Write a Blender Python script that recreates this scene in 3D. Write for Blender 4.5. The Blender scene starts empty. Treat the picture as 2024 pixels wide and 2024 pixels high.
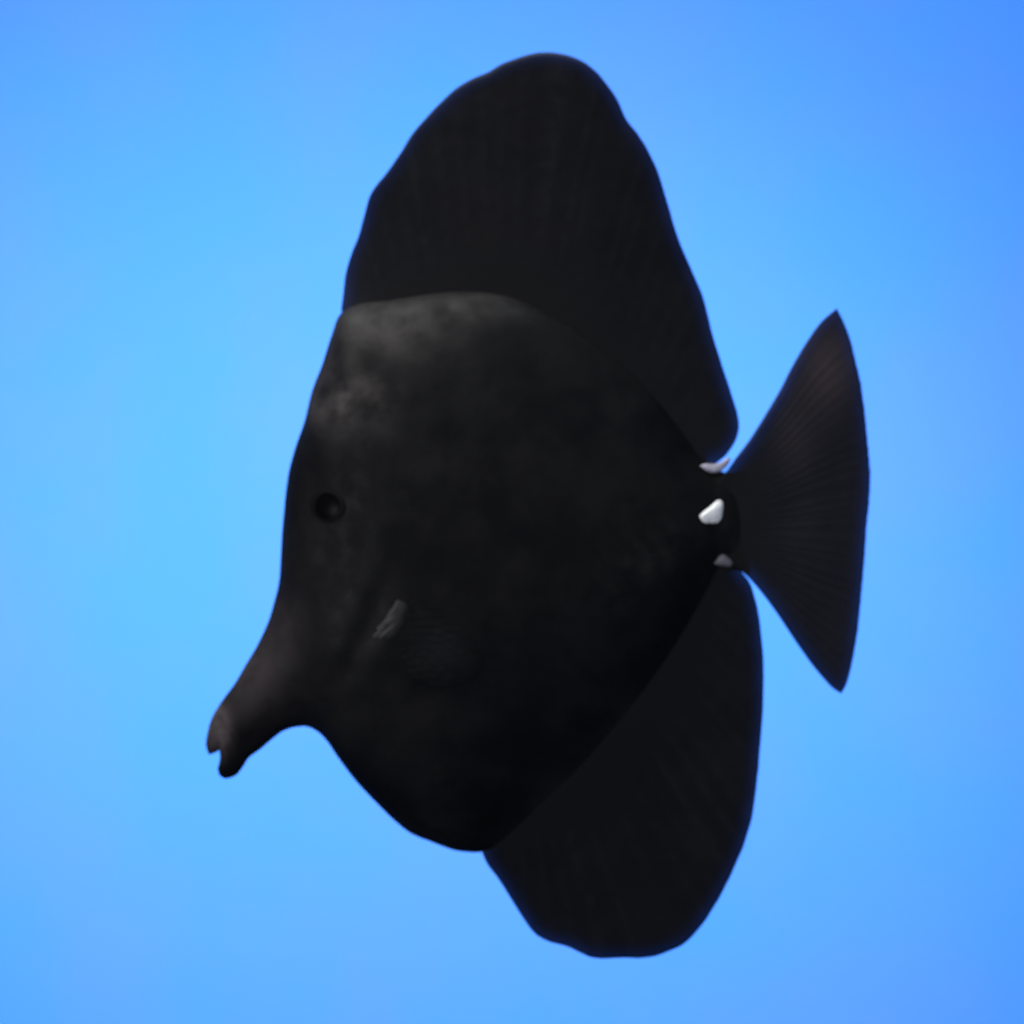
import bpy, math
import numpy as np
from mathutils import Vector

scene = bpy.context.scene
C = scene.collection

# ------------------------------------------------------------------ camera
K = 0.306 / 2024.0          # metres per photograph pixel in the plane of the fish
def P(px, py, y=0.0):
    return ((px - 1012.0) * K, y, (1012.0 - py) * K)

cam_d = bpy.data.cameras.new('camera')
cam = bpy.data.objects.new('camera', cam_d); C.objects.link(cam)
cam.location = (0, -1.2, 0); cam.rotation_euler = (math.radians(90), 0, 0)
cam_d.sensor_width = 36; cam_d.lens = 36 * 1.2 / 0.306
cam_d.clip_start = 0.05; cam_d.clip_end = 60
cam_d.dof.use_dof = True; cam_d.dof.focus_distance = 1.02; cam_d.dof.aperture_fstop = 20.0
scene.camera = cam

# ------------------------------------------------------------------ light
world = bpy.data.worlds.new('World'); scene.world = world; world.use_nodes = True
bg = world.node_tree.nodes['Background']
bg.inputs[0].default_value = (0.12, 0.38, 1.0, 1); bg.inputs[1].default_value = 0.10

def aim(o, target):
    o.rotation_euler = (Vector(target) - o.location).to_track_quat('-Z', 'Y').to_euler()
def spot(name, loc, target, power, angle, radius=0.12, col=(1, 1, 1)):
    l = bpy.data.lights.new(name, 'SPOT'); l.energy = power; l.spot_size = math.radians(angle)
    l.spot_blend = 1.0; l.shadow_soft_size = radius; l.color = col
    o = bpy.data.objects.new(name, l); C.objects.link(o); o.location = loc; aim(o, target); return o
def area(name, loc, target, power, size, col=(1, 1, 1)):
    l = bpy.data.lights.new(name, 'AREA'); l.energy = power; l.shape = 'DISK'; l.size = size; l.color = col
    o = bpy.data.objects.new(name, l); C.objects.link(o); o.location = loc; aim(o, target); return o
# lamps added to grade the water sheet, a top lamp, and added fills
spot('unseen_lamp', (-0.53, 0.051, 0.303), (-0.045, 1.0, -0.113), 55, 59.1, 0.12, (1.0, 0.955, 1.0))
spot('unseen_lamp', (0.345, 0.274, 0.438), (-0.017, 1.0, -0.196), 27, 51.5, 0.12, (0.88, 1.0, 1.0))
area('unseen_lamp', (0.0, 0.30, 1.70), (0, 1.0, 0.0), 55, 1.2, (0.86, 1.0, 1.0))
spot('unseen_lamp', (-0.46, -0.26, 0.86), (0, 0, 0.02), 54, 36, 0.12, (1.0, 0.97, 0.93))
spot('unseen_lamp', (-0.95, -0.95, 0.10), (0.01, 0, -0.01), 52, 25, 0.15, (0.96, 0.97, 1.0))  # added fill, brightens the head and near flank
spot('unseen_lamp', (0.95, -0.95, -0.12), (0.01, 0, -0.01), 22, 25, 0.15, (0.93, 0.96, 1.0))  # weak added fill, lifts the tail, anal fin and rear flank

vs = scene.view_settings
scene.display_settings.display_device = 'sRGB'
vs.view_transform = 'Standard'; vs.look = 'None'; vs.exposure = 0; vs.gamma = 1; vs.use_curve_mapping = False

# ------------------------------------------------------------------ materials
def new_mat(name):
    m = bpy.data.materials.new(name); m.use_nodes = True
    nt = m.node_tree; nt.nodes.clear()
    out = nt.nodes.new('ShaderNodeOutputMaterial')
    return m, nt, out
def nd(nt, t, **kw):
    n = nt.nodes.new(t)
    for k, v in kw.items(): setattr(n, k, v)
    return n
def mix_rgb(nt, fac, a, b):
    n = nd(nt, 'ShaderNodeMix', data_type='RGBA')
    for sock, v in ((n.inputs[0], fac), (n.inputs[6], a), (n.inputs[7], b)):
        if hasattr(v, 'is_linked'): nt.links.new(v, sock)
        elif isinstance(v, tuple): sock.default_value = v + (1,)
        else: sock.default_value = v
    return n.outputs[2]
def ramp(nt, sock, a, b, lo=0.0, hi=1.0):
    n = nd(nt, 'ShaderNodeMapRange'); n.interpolation_type = 'SMOOTHSTEP'
    nt.links.new(sock, n.inputs[0])
    for i, v in enumerate((a, b, lo, hi)): n.inputs[i + 1].default_value = v
    return n.outputs[0]
def math_n(nt, op, a, b):
    n = nd(nt, 'ShaderNodeMath', operation=op)
    for i, v in enumerate((a, b)):
        if hasattr(v, 'is_linked'): nt.links.new(v, n.inputs[i])
        else: n.inputs[i].default_value = v
    return n.outputs[0]
def attr(nt, name):
    return nd(nt, 'ShaderNodeAttribute', attribute_name=name).outputs['Fac']
def noise(nt, vec, scale, detail=4, rough=0.55):
    n = nd(nt, 'ShaderNodeTexNoise'); n.inputs['Scale'].default_value = scale
    n.inputs['Detail'].default_value = detail; n.inputs['Roughness'].default_value = rough
    nt.links.new(vec, n.inputs['Vector']); return n.outputs['Fac']

def skin_material():
    m, nt, out = new_mat('black_skin')
    co = nd(nt, 'ShaderNodeTexCoord').outputs['Object']
    b = nd(nt, 'ShaderNodeBsdfPrincipled')
    n1 = noise(nt, co, 55, 5); n2 = noise(nt, co, 190, 4); n3 = noise(nt, co, 900, 2)
    c = mix_rgb(nt, ramp(nt, n1, 0.35, 0.7), (0.0034, 0.0034, 0.0040), (0.0064, 0.0062, 0.0068))
    # pale forehead mottling, grey-brown snout and lips (pigment), painted shoulder sheen; stored per vertex
    n4 = noise(nt, co, 120, 3)
    mot = math_n(nt, 'MULTIPLY', attr(nt, 'mottle_sheen'), ramp(nt, n4, 0.30, 0.72, 0.12, 1.0))
    c = mix_rgb(nt, mot, c, (0.046, 0.041, 0.040))
    c = mix_rgb(nt, math_n(nt, 'MULTIPLY', attr(nt, 'lips'), ramp(nt, n2, 0.2, 0.7, 0.45, 1)), c, (0.052, 0.042, 0.044))
    c = mix_rgb(nt, attr(nt, 'mask'), c, (0.0020, 0.0018, 0.0022))      # black patch round the eye
    nt.links.new(c, b.inputs['Base Color'])
    b.inputs['Roughness'].default_value = 0.55
    nt.links.new(ramp(nt, n2, 0.3, 0.7, 0.48, 0.66), b.inputs['Roughness'])
    b.inputs['Specular IOR Level'].default_value = 0.045
    bm = nd(nt, 'ShaderNodeBump'); bm.inputs['Strength'].default_value = 0.22; bm.inputs['Distance'].default_value = 0.0006
    h = math_n(nt, 'ADD', math_n(nt, 'MULTIPLY', n3, 0.5), n2)
    nt.links.new(h, bm.inputs['Height']); nt.links.new(bm.outputs[0], b.inputs['Normal'])
    nt.links.new(b.outputs[0], out.inputs[0])
    return m

def fin_material(name, ca, cb, warm, thin_max, spec=0.18, clear=(0.55, 0.75, 1)):
    m, nt, out = new_mat(name)
    co = nd(nt, 'ShaderNodeTexCoord').outputs['Object']
    n1 = noise(nt, co, 60, 5); n2 = noise(nt, co, 260, 4)
    c = mix_rgb(nt, ramp(nt, n1, 0.35, 0.7), ca, cb)
    c = mix_rgb(nt, attr(nt, 'warm'), c, warm)
    c = mix_rgb(nt, attr(nt, 'base'), c, (0.0042, 0.0042, 0.0049))
    # bony rays are a little paler than the membrane between them
    c2 = mix_rgb(nt, math_n(nt, 'MULTIPLY', attr(nt, 'ray'), ramp(nt, n2, 0.3, 0.7, 0.0, 0.5)), c, tuple(min(1, x * 1.9) for x in cb))
    b = nd(nt, 'ShaderNodeBsdfPrincipled'); nt.links.new(c2, b.inputs['Base Color'])
    b.inputs['Roughness'].default_value = 0.6; b.inputs['Specular IOR Level'].default_value = spec
    bm = nd(nt, 'ShaderNodeBump'); bm.inputs['Strength'].default_value = 0.3; bm.inputs['Distance'].default_value = 0.0005
    nt.links.new(n2, bm.inputs['Height']); nt.links.new(bm.outputs[0], b.inputs['Normal'])
    t = nd(nt, 'ShaderNodeBsdfTransparent'); t.inputs[0].default_value = clear + (1,)
    mx = nd(nt, 'ShaderNodeMixShader')
    nt.links.new(math_n(nt, 'MULTIPLY', attr(nt, 'thin'), thin_max), mx.inputs[0])
    nt.links.new(b.outputs[0], mx.inputs[1]); nt.links.new(t.outputs[0], mx.inputs[2])
    nt.links.new(mx.outputs[0], out.inputs[0])
    return m

def plain(name, col, rough, spec, bump=0.0, col2=None):
    m, nt, out = new_mat(name)
    b = nd(nt, 'ShaderNodeBsdfPrincipled')
    co = nd(nt, 'ShaderNodeTexCoord').outputs['Object']; n = noise(nt, co, 420, 4)
    nt.links.new(mix_rgb(nt, ramp(nt, n, 0.3, 0.7), col, col2 or tuple(x * 0.8 for x in col)), b.inputs['Base Color'])
    b.inputs['Roughness'].default_value = rough; b.inputs['Specular IOR Level'].default_value = spec
    if bump:
        bm = nd(nt, 'ShaderNodeBump'); bm.inputs['Strength'].default_value = bump; bm.inputs['Distance'].default_value = 0.0004
        nt.links.new(n, bm.inputs['Height']); nt.links.new(bm.outputs[0], b.inputs['Normal'])
    nt.links.new(b.outputs[0], out.inputs[0]); return m

def water_material():
    m, nt, out = new_mat('blue_water')
    b = nd(nt, 'ShaderNodeBsdfDiffuse')
    co = nd(nt, 'ShaderNodeTexCoord').outputs['Object']
    n = noise(nt, co, 8.0, 4, 0.5)
    nt.links.new(mix_rgb(nt, ramp(nt, n, 0.3, 0.7), (0.098, 0.281, 0.95), (0.074, 0.292, 0.95)), b.inputs[0])
    nt.links.new(b.outputs[0], out.inputs[0]); return m

M_skin = skin_material()
M_dorsal = fin_material('black_fin', (0.0029, 0.0030, 0.0044), (0.0046, 0.0047, 0.0064), (0.0075, 0.0055, 0.005), 0.24, 0.08)
M_tail = fin_material('smoky_fin', (0.0036, 0.0038, 0.0072), (0.0064, 0.0064, 0.0098), (0.034, 0.026, 0.030), 0.26, 0.10)
M_eye = plain('eye_black', (0.0016, 0.0016, 0.002), 0.26, 0.007)
M_iris = plain('iris_dark', (0.0028, 0.0023, 0.0025), 0.55, 0.03, 0.2)
M_white = plain('spine_white', (0.80, 0.79, 0.78), 0.5, 0.3, 0.25)
M_halo = plain('pale_halo', (0.42, 0.40, 0.47), 0.55, 0.2, 0.3)
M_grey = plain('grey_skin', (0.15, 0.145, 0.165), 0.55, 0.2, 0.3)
M_water = water_material()

# ------------------------------------------------------------------ helpers
def mesh_obj(name, verts, faces, mat, parent=None, attrs=None, smooth=True):
    me = bpy.data.meshes.new(name); me.from_pydata([tuple(v) for v in verts], [], [tuple(f) for f in faces])
    me.update(); me.materials.append(mat)
    if smooth: me.polygons.foreach_set('use_smooth', [True] * len(me.polygons))
    for k, v in (attrs or {}).items():
        a = me.attributes.new(k, 'FLOAT', 'POINT'); a.data.foreach_set('value', np.asarray(v, dtype=np.float32))
    o = bpy.data.objects.new(name, me); C.objects.link(o)
    if parent: o.parent = parent
    return o
def catmull(pts, n=14):
    p = np.asarray(pts, float); p = np.vstack([2 * p[0] - p[1], p, 2 * p[-1] - p[-2]])
    out = []
    for i in range(1, len(p) - 2):
        # centripetal parametrisation: no overshoot at tight turns
        t = [0.0]
        for j in range(3): t.append(t[-1] + max(1e-6, np.linalg.norm(p[i + j] - p[i + j - 1]) ** 0.5))
        for k in range(n):
            u = t[1] + (t[2] - t[1]) * k / n
            A = [((t[j + 1] - u) * p[i - 1 + j] + (u - t[j]) * p[i + j]) / (t[j + 1] - t[j]) for j in range(3)]
            B = [((t[j + 2] - u) * A[j] + (u - t[j]) * A[j + 1]) / (t[j + 2] - t[j]) for j in range(2)]
            out.append(((t[2] - u) * B[0] + (u - t[1]) * B[1]) / (t[2] - t[1]))
    out.append(p[-2]); return np.array(out)
def arclen(c):
    return np.concatenate([[0], np.cumsum(np.linalg.norm(np.diff(c, axis=0), axis=1))])
def sample(c, s):
    a = arclen(c); return np.stack([np.interp(s, a, c[:, 0]), np.interp(s, a, c[:, 1])], -1)
def resample(c, n):
    return sample(c, np.linspace(0, arclen(c)[-1], n))
def nearest(c, p):
    return arclen(c)[np.argmin(np.linalg.norm(c - np.asarray(p, float), axis=1))]
def seg_dist(pts, line):
    d = np.full(len(pts), 1e9); side = np.zeros(len(pts))
    for a, b in zip(line[:-1], line[1:]):
        ab = b - a; t = np.clip(((pts - a) @ ab) / (ab @ ab), 0, 1)
        q = a + t[:, None] * ab; dd = np.linalg.norm(pts - q, axis=1)
        cr = ab[0] * (pts[:, 1] - a[1]) - ab[1] * (pts[:, 0] - a[0])
        k = dd < d; d[k] = dd[k]; side[k] = np.sign(cr[k])
    return d, side
def sm(x, a, b):
    t = np.clip((x - a) / (b - a), 0, 1); return t * t * (3 - 2 * t)
def wob(x, y, s, seed):
    r = np.random.RandomState(seed); z = 0
    for i in range(7):
        f = r.normal(size=2) * s; z = z + np.sin(f[0] * x + f[1] * y + r.rand() * 6.28)
    return z / 7

# the whole fish curves a little in depth: the tail swings away from the viewer
def bend(px):
    return 0.010 * np.clip((px - 1150) / 500.0, 0, 2) ** 1.6

# ------------------------------------------------------------------ setting: the blue water behind
nx, nz = 48, 32; V = []; F = []
for j in range(nz + 1):
    for i in range(nx + 1):
        x = -3 + 6 * i / nx; z = -2 + 4 * j / nz
        V.append((x, 1.0 - 0.06 * x * x - 0.02 * z * z, z))
for j in range(nz):
    for i in range(nx):
        a = j * (nx + 1) + i; F.append((a, a + nx + 1, a + nx + 2, a + 1))
water = mesh_obj('water', V, F, M_water); water['kind'] = 'structure'

# ------------------------------------------------------------------ the fish
fish = bpy.data.objects.new('fish', None); C.objects.link(fish)
fish['label'] = 'black long-snouted fish with tall dorsal fin and white tail spine swimming in blue water'
fish['category'] = 'fish'
fish.empty_display_size = 0.02

# ---- body: one continuous mesh, lips to tail root
top = [(412, 1491), (407, 1473), (411, 1444), (420, 1416), (441, 1382), (464, 1351), (485, 1315), (508, 1276), (530, 1229),
       (541, 1193), (551, 1152), (555, 1100), (557, 1060), (561, 1013), (566, 964), (572, 927), (585, 881), (602, 832),
       (617, 772), (637, 720), (655, 664), (673, 620), (704, 602), (765, 594), (840, 582), (915, 575), (985, 581), (1048, 601), (1138, 648),
       (1250, 732), (1345, 838), (1394, 905), (1414, 926), (1445, 934), (1475, 928)]
bot = [(434, 1533), (445, 1539), (467, 1532), (481, 1515), (491, 1499), (516, 1480), (537, 1462), (560, 1445), (586, 1437),
       (609, 1437), (630, 1448), (648, 1467), (666, 1494), (703, 1543), (755, 1598), (781, 1623), (812, 1647), (853, 1664),
       (897, 1680), (923, 1684), (952, 1684), (1004, 1662), (1092, 1592), (1175, 1510), (1258, 1412), (1335, 1304), (1402, 1186),
       (1430, 1138), (1458, 1128), (1485, 1140)]
topc, botc = catmull(top), catmull(bot)
keys = [((412, 1491), (434, 1533), 2.6), ((420, 1416), (481, 1515), 5.0), ((485, 1315), (560, 1445), 7.2), ((530, 1229), (609, 1437), 9.5),
        ((551, 1152), (648, 1467), 11.8), ((559, 1035), (703, 1543), 15.0), ((575, 915), (755, 1598), 18.0), ((610, 800), (812, 1647), 20.5),
        ((655, 664), (860, 1666), 22.5), ((720, 590), (910, 1682), 23.3), ((870, 578), (975, 1672), 23.0), ((1048, 602), (1090, 1572), 20.5),
        ((1236, 735), (1230, 1410), 14.5), ((1330, 840), (1330, 1280), 10.0), ((1400, 916), (1420, 1150), 5.0), ((1445, 934), (1458, 1128), 2.7), ((1475, 928), (1485, 1140), 0.3)]
ks = np.linspace(0, 1, len(keys))
kt = np.array([nearest(topc, k[0]) for k in keys]); kb = np.array([nearest(botc, k[1]) for k in keys]); kh = np.array([k[2] for k in keys])
NS, NV = 300, 110
ss = np.linspace(0, 1, NS)
def smooth1(a, n=15):
    pad = np.concatenate([2 * a[0] - a[n:0:-1], a, 2 * a[-1] - a[-2:-n - 2:-1]])
    w = np.hanning(2 * n + 1); return np.convolve(pad, w / w.sum(), 'valid')
st = smooth1(np.interp(ss, ks, kt)); sb = smooth1(np.interp(ss, ks, kb)); hh = smooth1(np.interp(ss, ks, kh))
st[0], sb[0] = 0, 0; st[-1], sb[-1] = kt[-1], kb[-1]
Tp, Bp = sample(topc, np.clip(st, 0, kt[-1])), sample(botc, np.clip(sb, 0, kb[-1]))
# open mouth: the front rim is notched between the lips
rim_v = np.array([-1, -0.62, -0.1, 0.28, 0.62, 0.86, 1.0])
rim_p = np.array([(434, 1533), (431, 1519), (436, 1499), (436, 1480), (429, 1486), (418, 1490), (412, 1491)], float)
va = np.sin(np.linspace(-math.pi / 2, math.pi / 2, NV))            # -1 bottom .. 1 top
rim = np.stack([np.interp(va, rim_v, rim_p[:, 0]), np.interp(va, rim_v, rim_p[:, 1])], -1)
str0 = Bp[0] + (Tp[0] - Bp[0]) * ((va + 1) / 2)[:, None]
D = rim - str0
grid2 = np.zeros((NS, NV, 2)); half = np.zeros((NS, NV))
for i in range(NS):
    w = max(0.0, 1 - st[i] / 95.0)
    grid2[i] = Bp[i] + (Tp[i] - Bp[i]) * ((va + 1) / 2)[:, None] + D * w
    half[i] = hh[i] * 0.001 * np.clip(1 - va ** 2, 0, 1) ** (0.5 + 0.42 * np.where(va > 0, sm(ss[i], 0.67, 0.86), sm(ss[i], 0.60, 0.82)) + 0.62 * float(sm(ss[i], 0.56, 0.68)) * (1 - float(sm(ss[i], 0.88, 0.96))) * np.clip(-va, 0, 1))
flat = grid2.reshape(-1, 2); hf = half.reshape(-1)
# lips: swollen behind the mouth rim, a crease behind the lip
sl = np.repeat(st, NV)
hf = hf * (1 + 0.12 * np.exp(-((sl - 40) / 20) ** 2) - 0.20 * np.exp(-((sl - 84) / 13) ** 2))
# gill opening: raised cover edge, then a groove
gill = catmull([(782, 1060), (778, 1110), (757, 1165), (728, 1235), (700, 1305), (672, 1372), (668, 1420)])
d, side = seg_dist(flat, gill)
inb = sm(flat[:, 1], 1080, 1200) * (1 - sm(flat[:, 1], 1260, 1420))
front = np.where(side > 0, 1.0, 0.0)
hf = hf - inb * 0.0011 * np.exp(-(d / 25) ** 2) * (0.75 + 0.35 * wob(flat[:, 0], flat[:, 1], 0.03, 8)) + inb * 0.0004 * front * np.exp(-((d - 30) / 26) ** 2)
# cheek hollow, eye socket rim, brow
ex, ey = 652, 1000
de = np.hypot(flat[:, 0] - ex, flat[:, 1] - ey)
hf = hf - 0.0004 * np.exp(-(de / 50) ** 2) + 0.0001 * np.exp(-((de - 64) / 17) ** 2)
dc = np.hypot((flat[:, 0] - 610) / 1.0, (flat[:, 1] - 1190) / 1.7); hf = hf - 0.0010 * np.exp(-(dc / 38) ** 2)
edge = np.clip(hf / 0.004, 0, 1)
hf = hf + edge * (0.00045 * wob(flat[:, 0], flat[:, 1], 0.016, 3) + 0.00022 * wob(flat[:, 0], flat[:, 1], 0.05, 4))
# shallow furrow along the shoulder where the fin muscles start
hf = np.maximum(hf, 0)
def body_half(px, py):
    k = np.argmin((flat[:, 0] - px) ** 2 + (flat[:, 1] - py) ** 2); return hf[k]
yb = bend(flat[:, 0])
X = (flat[:, 0] - 1012) * K; Z = (1012 - flat[:, 1]) * K
left = np.stack([X, yb - hf, Z], -1); right = np.stack([X, yb + hf, Z], -1)
Lg = np.arange(NS * NV).reshape(NS, NV); Rg = Lg + NS * NV
Rg = Rg.copy(); Rg[:, 0] = Lg[:, 0]; Rg[:, -1] = Lg[:, -1]          # shared seams top and bottom
F = []
for i in range(NS - 1):
    for j in range(NV - 1):
        F.append((Lg[i, j], Lg[i + 1, j], Lg[i + 1, j + 1], Lg[i, j + 1]))
        F.append((Rg[i, j], Rg[i, j + 1], Rg[i + 1, j + 1], Rg[i + 1, j]))
V = np.vstack([left, right])
# mouth cavity: rim folded inwards to a back wall
ring_l = Lg[0]; ring_r = Rg[0]
inner = []
n0 = len(V); inn_dir = np.array([(470 - 425) * K, 0, -(1440 - 1500) * K])
wv = (1 - va ** 2)
for sgn in (-1, 1):
    for j in range(NV):
        p = left[j].copy(); p[1] = yb[j] + sgn * hf[j] * 0.55
        p = p + inn_dir * 0.35 * wv[j]; inner.append(p)
V = np.vstack([V, inner])
Il = n0 + np.arange(NV); Ir = Il + NV
for j in range(NV - 1):
    F.append((ring_l[j], ring_l[j + 1], Il[j + 1], Il[j])); F.append((ring_r[j + 1], ring_r[j], Ir[j], Ir[j + 1]))
    F.append((Il[j], Il[j + 1], Ir[j + 1], Ir[j]))
for j in range(NV - 1):      # tail root cap (inside the tail fin)
    F.append((Lg[-1, j], Rg[-1, j], Rg[-1, j + 1], Lg[-1, j + 1]))
F = [tuple(dict.fromkeys(f)) for f in F]; F = [f for f in F if len(f) > 2]
fx = np.concatenate([flat[:, 0], flat[:, 0], np.full(2 * NV, 440.0)]); fy = np.concatenate([flat[:, 1], flat[:, 1], np.full(2 * NV, 1480.0)])
mottle_sheen = np.exp(-(((fx - 760) / 130) ** 2 + ((fy - 650) / 62) ** 2)) * 0.6 + np.exp(-(((fx - 690) / 75) ** 2 + ((fy - 800) / 60) ** 2)) * 0.95 \
     + np.exp(-(((fx - 930) / 130) ** 2 + ((fy - 605) / 28) ** 2)) * 0.4  # upper blobs paint the shoulder sheen into the skin colour
lips = np.clip(np.exp(-(((fx - 432) / 22) ** 2 + ((fy - 1440) / 40) ** 2)) * 2.2 + np.exp(-(((fx - 505) / 60) ** 2 + ((fy - 1345) / 75) ** 2)) * 0.42
     + np.exp(-(((fx - 560) / 45) ** 2 + ((fy - 1250) / 80) ** 2)) * 0.22, 0, 1)
mask = 0.95 * np.exp(-(((fx - 638) / 78) ** 2 + ((fy - 972) / 112) ** 2) ** 1.5)
body = mesh_obj('body', V, F, M_skin, fish, {'mottle_sheen': np.clip(mottle_sheen, 0, 1), 'lips': lips, 'mask': mask})

# ---- fins: solid, lens-thick, with raised rays; built as a patch between root, margin and two end edges
def fin(name, root, margin, mat, n_ray, t_root, t_tip, e0=None, e1=None, nv=40, ray_amp=0.00006, yoff=lambda a, b: 0, wave=0.0012, seed=1,
        scallop=0.9, thin_w=0.07, warmf=None, edge_thin=(True, True), sub=8, sway=None):
    nu = n_ray * sub + 1
    R_, M_ = resample(catmull(root), nu), resample(catmull(margin), nu)
    v = np.linspace(0, 1, nv); u = np.linspace(0, 1, nu)
    E0 = resample(catmull(e0), nv) if e0 else R_[0] + (M_[0] - R_[0]) * v[:, None]
    E1 = resample(catmull(e1), nv) if e1 else R_[-1] + (M_[-1] - R_[-1]) * v[:, None]
    U, W = u[:, None, None], v[None, :, None]
    G = (1 - W) * R_[:, None] + W * M_[:, None] + (1 - U) * E0[None] + U * E1[None] \
        - ((1 - U) * (1 - W) * R_[0] + U * (1 - W) * R_[-1] + (1 - U) * W * M_[0] + U * W * M_[-1])
    rs = np.random.RandomState(seed)
    ph = u * n_ray + 0.28 * np.interp(u * n_ray, np.arange(n_ray + 1), rs.normal(0, 1, n_ray + 1)).clip(-1.2, 1.2) * np.sin(math.pi * u)
    jit = np.interp(ph, np.arange(n_ray + 1), rs.normal(0, 0.5, n_ray + 1))
    ray = (0.5 + 0.5 * np.cos(2 * math.pi * ph)) ** 2
    amp = np.interp(ph, np.arange(n_ray + 1), rs.uniform(0.25, 1.0, n_ray + 1))
    ray = (ray * amp)[:, None] * sm(v, 0.12, 0.5)[None]
    # membrane dips a little between ray tips
    mid = G.mean(axis=(0, 1)); dirn = M_ - R_; dirn = dirn / (np.linalg.norm(dirn, axis=1)[:, None] + 1e-6)
    endfade = np.sin(np.pi * np.clip(u, 0, 1)) ** 0.5
    sc = (-(1 - ray[:, -1]) * scallop + jit * scallop * 0.8) * endfade
    G = G + dirn[:, None] * (sc[:, None] * (v[None] ** 3))[..., None]
    rnd = np.ones(nu)
    prof = t_root + (t_tip - t_root) * v[None] ** 0.75
    th = prof * rnd[:, None] + ray_amp * (ray - 0.4) * np.sin(np.pi * np.clip(v[None] * 0.94 + 0.03, 0, 1)) ** 0.6
    th = np.maximum(th, t_tip * 0.5)
    edge_d = 1 - v[None] + 0 * th
    rim_t = np.clip(edge_d / 0.02, 0, 1) ** 0.5; th = th * (0.15 + 0.85 * rim_t)
    for flag, q in zip(edge_thin, (u, 1 - u)):
        if flag: th = th * (0.15 + 0.85 * np.clip(q / 0.02, 0, 1) ** 0.5)[:, None]
    px, py = G[..., 0], G[..., 1]
    yy = bend(px) + wave * wob(px, py, 0.008, seed + 20) * v[None] + yoff(px, py)
    if sway is not None: yy = yy + sway(u[:, None], v[None])
    Xg, Zg = (px - 1012) * K, (1012 - py) * K
    A = np.stack([Xg, yy - th, Zg], -1).reshape(-1, 3); B = np.stack([Xg, yy + th, Zg], -1).reshape(-1, 3)
    n = nu * nv; I = np.arange(n).reshape(nu, nv); Fs = []
    for i in range(nu - 1):
        for j in range(nv - 1):
            q = (I[i, j], I[i + 1, j], I[i + 1, j + 1], I[i, j + 1]); Fs.append(q); Fs.append(tuple(k + n for k in q[::-1]))
    loop = list(I[:, 0]) + list(I[-1, 1:]) + list(I[-2::-1, -1]) + list(I[0, -2:0:-1])
    for a, b in zip(loop, loop[1:] + loop[:1]): Fs.append((a, a + n, b + n, b))
    # distance to the free margin, in pixels of the photograph, for the thin translucent hem
    mp = [M_]
    if edge_thin[0]: mp.insert(0, E0)
    if edge_thin[1]: mp.append(E1[::-1])
    dist = np.full(px.size, 1e9); pts = np.stack([px.ravel(), py.ravel()], -1)
    for c in mp:
        c2 = c[::4] if len(c) > 30 else c
        dist = np.minimum(dist, seg_dist(pts, np.vstack([c2, c[-1:]]) + 1e-4 * np.arange(len(c2) + 1)[:, None])[0])
    thin = np.exp(-(dist / (thin_w * 300)) ** 1.3) * (0.8 + 0.2 * wob(pts[:, 0], pts[:, 1], 0.03, seed))
    warm = warmf(pts[:, 0], pts[:, 1]) if warmf else 0.35 * np.clip(wob(pts[:, 0], pts[:, 1], 0.02, seed + 5), 0, 1)
    rr = ray.ravel() * np.clip(np.repeat(v[None], nu, 0).ravel() * 3, 0, 1)
    dup2 = lambda a: np.concatenate([a, a])
    return mesh_obj(name, np.vstack([A, B]), Fs, mat, fish, {'thin': dup2(np.clip(thin, 0, 1)), 'warm': dup2(warm), 'ray': dup2(rr), 'base': dup2(1 - sm(np.repeat(v[None], nu, 0).ravel(), 0.1, 0.5))})

dorsal_margin = [(674, 612), (678, 580), (682, 545), (693, 504), (709, 464), (721, 420), (730, 388), (740, 370), (765, 339), (793, 299),
    (817, 261), (845, 229), (870, 203), (898, 177), (929, 157), (966, 141), (991, 126), (1035, 110), (1074, 102), (1128, 110), (1160, 125),
    (1190, 153), (1220, 194), (1239, 236), (1264, 268), (1298, 330), (1319, 395), (1341, 467), (1366, 526), (1391, 585), (1409, 656),
    (1429, 720), (1447, 775), (1460, 819), (1463, 842), (1458, 865), (1445, 889), (1430, 906), (1412, 915)]
dorsal_root = [(684, 640), (740, 625), (830, 615), (911, 613), (985, 622), (1040, 640), (1110, 688), (1210, 775), (1300, 880), (1360, 935), (1396, 940)]
fin('dorsal_fin', dorsal_root, dorsal_margin, M_dorsal, 27, 0.0020, 0.0005, nv=60, seed=2, wave=0.0022)

anal_root = [(958, 1650), (1000, 1615), (1060, 1545), (1130, 1460), (1210, 1370), (1290, 1270), (1370, 1150), (1410, 1105), (1445, 1100)]
anal_margin = [(953, 1686), (963, 1708), (984, 1736), (1012, 1780), (1036, 1818), (1058, 1846), (1078, 1858), (1124, 1872), (1149, 1884), (1170, 1893),
    (1233, 1894), (1290, 1893), (1326, 1881), (1357, 1865), (1391, 1829), (1416, 1791), (1435, 1757), (1454, 1717), (1472, 1673), (1488, 1620),
    (1498, 1555), (1506, 1471), (1511, 1400), (1512, 1307), (1507, 1251), (1501, 1209), (1493, 1178), (1484, 1152), (1470, 1134)]
fin('anal_fin', anal_root, anal_margin, M_dorsal, 23, 0.0012, 0.0005, nv=56, seed=7, wave=0.0018)

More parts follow.
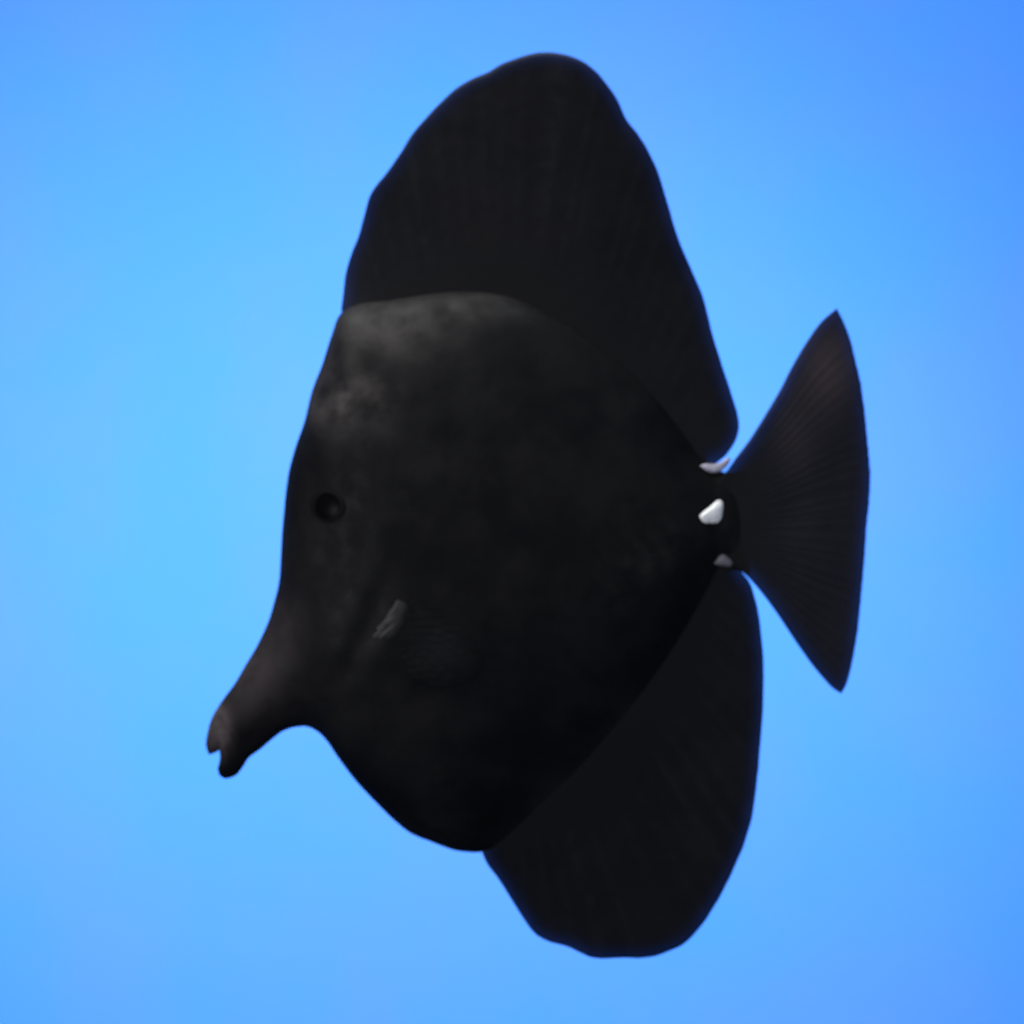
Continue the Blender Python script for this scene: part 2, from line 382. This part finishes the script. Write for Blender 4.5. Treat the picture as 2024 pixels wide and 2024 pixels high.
tail_root = [(1418, 950), (1414, 990), (1416, 1040), (1428, 1090), (1450, 1118)]
tail_margin = [(1659, 606), (1671, 628), (1686, 664), (1698, 710), (1709, 757), (1717, 814), (1724, 884), (1728, 950), (1725, 1000), (1722, 1030), (1718, 1084),
    (1712, 1153), (1707, 1209), (1700, 1265), (1689, 1321), (1678, 1358), (1668, 1374)]
tail_e0 = [(1418, 950), (1437, 931), (1455, 906), (1481, 872), (1502, 840), (1523, 806), (1546, 767), (1567, 726), (1598, 674), (1627, 634), (1659, 606)]
tail_e1 = [(1450, 1118), (1470, 1132), (1493, 1155), (1523, 1192), (1551, 1232), (1579, 1274), (1607, 1313), (1630, 1341), (1652, 1364), (1668, 1374)]
def tail_warm(x, y):
    return np.clip(np.exp(-(((x - 1640) / 60) ** 2 + ((y - 720) / 85) ** 2)) * 0.95 + np.exp(-(((x - 1570) / 40) ** 2 + ((y - 850) / 80) ** 2)) * 0.35
                   + 0.12 * wob(x, y, 0.03, 9), 0, 1)
fin('tail_fin', tail_root, tail_margin, M_tail, 30, 0.0020, 0.0004, tail_e0, tail_e1, nv=64, seed=11, wave=0.0016, ray_amp=0.00017, warmf=tail_warm, scallop=1.0)

# ---- paired fins lying along the flanks
def flank(sgn, gap):
    def f(px, py):
        sh = px.shape; out = np.zeros(px.size)
        for k, (a, b) in enumerate(zip(px.ravel(), py.ravel())): out[k] = body_half(a, b)
        return sgn * (out.reshape(sh) + gap) 
    return f
pect_root = [(806, 1192), (796, 1218), (782, 1244), (768, 1262)]
pect_margin = [(828, 1178), (880, 1206), (930, 1246), (958, 1290), (950, 1330), (908, 1352), (850, 1352), (800, 1328), (764, 1284)]
pelv_root = [(796, 1596), (806, 1612), (818, 1626)]
pelv_margin = [(838, 1596), (888, 1618), (930, 1646), (952, 1672), (928, 1676), (880, 1664), (842, 1646)]
M_pect = fin_material('smoky_side_fin', (0.0052, 0.0052, 0.0060), (0.0085, 0.0085, 0.0092), (0.010, 0.0095, 0.009), 1.0, 0.06, (1.0, 1.0, 1.0))
for sgn in (-1, 1):
    fin('pectoral_fin', pect_root, pect_margin, M_pect, 13, 0.0005, 0.00022, nv=24, seed=13, yoff=flank(sgn, 0.0), wave=0.0002, thin_w=0.09,
        sway=lambda u, v, s=sgn: s * 0.0001 * v ** 1.5, sub=6)
    fin('pelvic_fin', pelv_root, pelv_margin, M_pect, 5, 0.0012, 0.0003, nv=20, seed=17, yoff=flank(sgn, -0.0003), wave=0.0002, thin_w=0.12,
        sway=lambda u, v, s=sgn: s * 0.0002 * v, sub=6)

# ---- small solid pads that sit on the skin (tail spine, halo and grey patches, fin root)
def pad(name, outline, height, mat, sgn, sink=0.0006, tilt=0.0, parent=fish):
    o2 = resample(catmull(outline + outline[:1], 8), 41)[:-1]
    cen = o2.mean(0); V = []; Fs = []; n = len(o2); rings = 9
    for r in range(rings):
        f = 1 - r / rings
        for p in o2:
            q = cen + (p - cen) * f
            h = height * (1 - f ** 2.6) ** 0.6 + tilt * (q[0] - cen[0])
            y = bend(q[0]) + sgn * (body_half(q[0], q[1]) - sink + h) if sgn else bend(q[0])
            V.append(P(q[0], q[1], y))
    V.append(P(cen[0], cen[1], bend(cen[0]) + sgn * (body_half(*cen) - sink + height)))
    for r in range(rings - 1):
        for i in range(n):
            a, b = r * n + i, r * n + (i + 1) % n; q = (a, b, b + n, a + n); Fs.append(q if sgn < 0 else q[::-1])
    for i in range(n):
        q = ((rings - 1) * n + i, (rings - 1) * n + (i + 1) % n, len(V) - 1); Fs.append(q if sgn < 0 else q[::-1])
    return mesh_obj(name, V, Fs, mat, parent)

spine = [(1379, 1019), (1390, 1009), (1404, 999), (1418, 987), (1427, 986), (1431, 993), (1430, 1010), (1427, 1026), (1421, 1034), (1404, 1036), (1388, 1035), (1381, 1028)]
for sgn in (-1, 1):
    o = pad('tail_spine', spine, 0.0014, M_white, sgn)
    o['label'] = 'white blade-like spine at the tail root'
upper = [(1384, 920), (1396, 916), (1412, 917), (1426, 913), (1440, 904), (1446, 906), (1438, 922), (1424, 932), (1408, 934), (1394, 929)]  # bright halo of the gap, built as a solid pale patch
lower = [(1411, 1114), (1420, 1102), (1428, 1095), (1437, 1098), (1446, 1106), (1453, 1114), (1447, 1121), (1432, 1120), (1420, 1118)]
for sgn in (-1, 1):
    o = pad('pale_patch', upper, 0.0016, M_halo, sgn, sink=0.0002); o['label'] = 'pale lilac patch imitating the bright halo above the tail root'
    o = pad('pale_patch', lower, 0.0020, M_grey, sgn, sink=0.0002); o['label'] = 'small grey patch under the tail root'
root_pad = [(790, 1180), (806, 1186), (813, 1206), (806, 1230), (792, 1254), (768, 1260), (742, 1258), (746, 1240), (764, 1220), (777, 1198)]
M_root = plain('fin_root_grey', (0.0135, 0.0132, 0.0128), 0.5, 0.15, 0.3)
for sgn in (-1, 1): pad('pectoral_fin_base', root_pad, 0.0005, M_root, sgn, sink=0.0001)

# ---- eyes: dome with iris ring and pupil
ang = np.linspace(0, 2 * math.pi, 24, endpoint=False)
sx = np.concatenate([38 * np.cos(ang), 20 * np.cos(ang)]); sz = np.concatenate([38 * np.sin(ang), 20 * np.sin(ang)])
sh = np.array([body_half(ex + a, ey + b) for a, b in zip(sx, sz)])
pl = np.linalg.lstsq(np.stack([sx, sz, np.ones_like(sx)], 1), sh, rcond=None)[0]      # the cheek's own slope under the eye
def cap(name, r0, lift, mat, sgn, parent, r_full=44, height=0.0022, rings=14, seg=48):
    V = []; Fs = []
    def pt(f, a):
        dx, dz = r0 * f * math.cos(a), r0 * f * math.sin(a) * 1.04
        q = min(0.995, r0 * f / r_full)
        return P(ex + dx, ey + dz, sgn * (pl[0] * dx + pl[1] * dz + pl[2] - 0.0014 + lift + height * math.sqrt(1 - q * q)))
    for k in range(rings):
        for i in range(seg): V.append(pt(1 - k / rings, 2 * math.pi * i / seg))
    V.append(pt(0, 0))
    for k in range(rings - 1):
        for i in range(seg):
            a, b = k * seg + i, k * seg + (i + 1) % seg; q = (a, b, b + seg, a + seg); Fs.append(q if sgn < 0 else q[::-1])
    for i in range(seg):
        q = ((rings - 1) * seg + i, (rings - 1) * seg + (i + 1) % seg, len(V) - 1); Fs.append(q if sgn < 0 else q[::-1])
    return mesh_obj(name, V, Fs, mat, parent)
for sgn in (-1, 1):
    eye = cap('eye', 44, 0.0, M_iris, sgn, fish)
    cap('pupil', 25, 0.00012, M_eye, sgn, eye)

scene.render.engine = 'CYCLES'
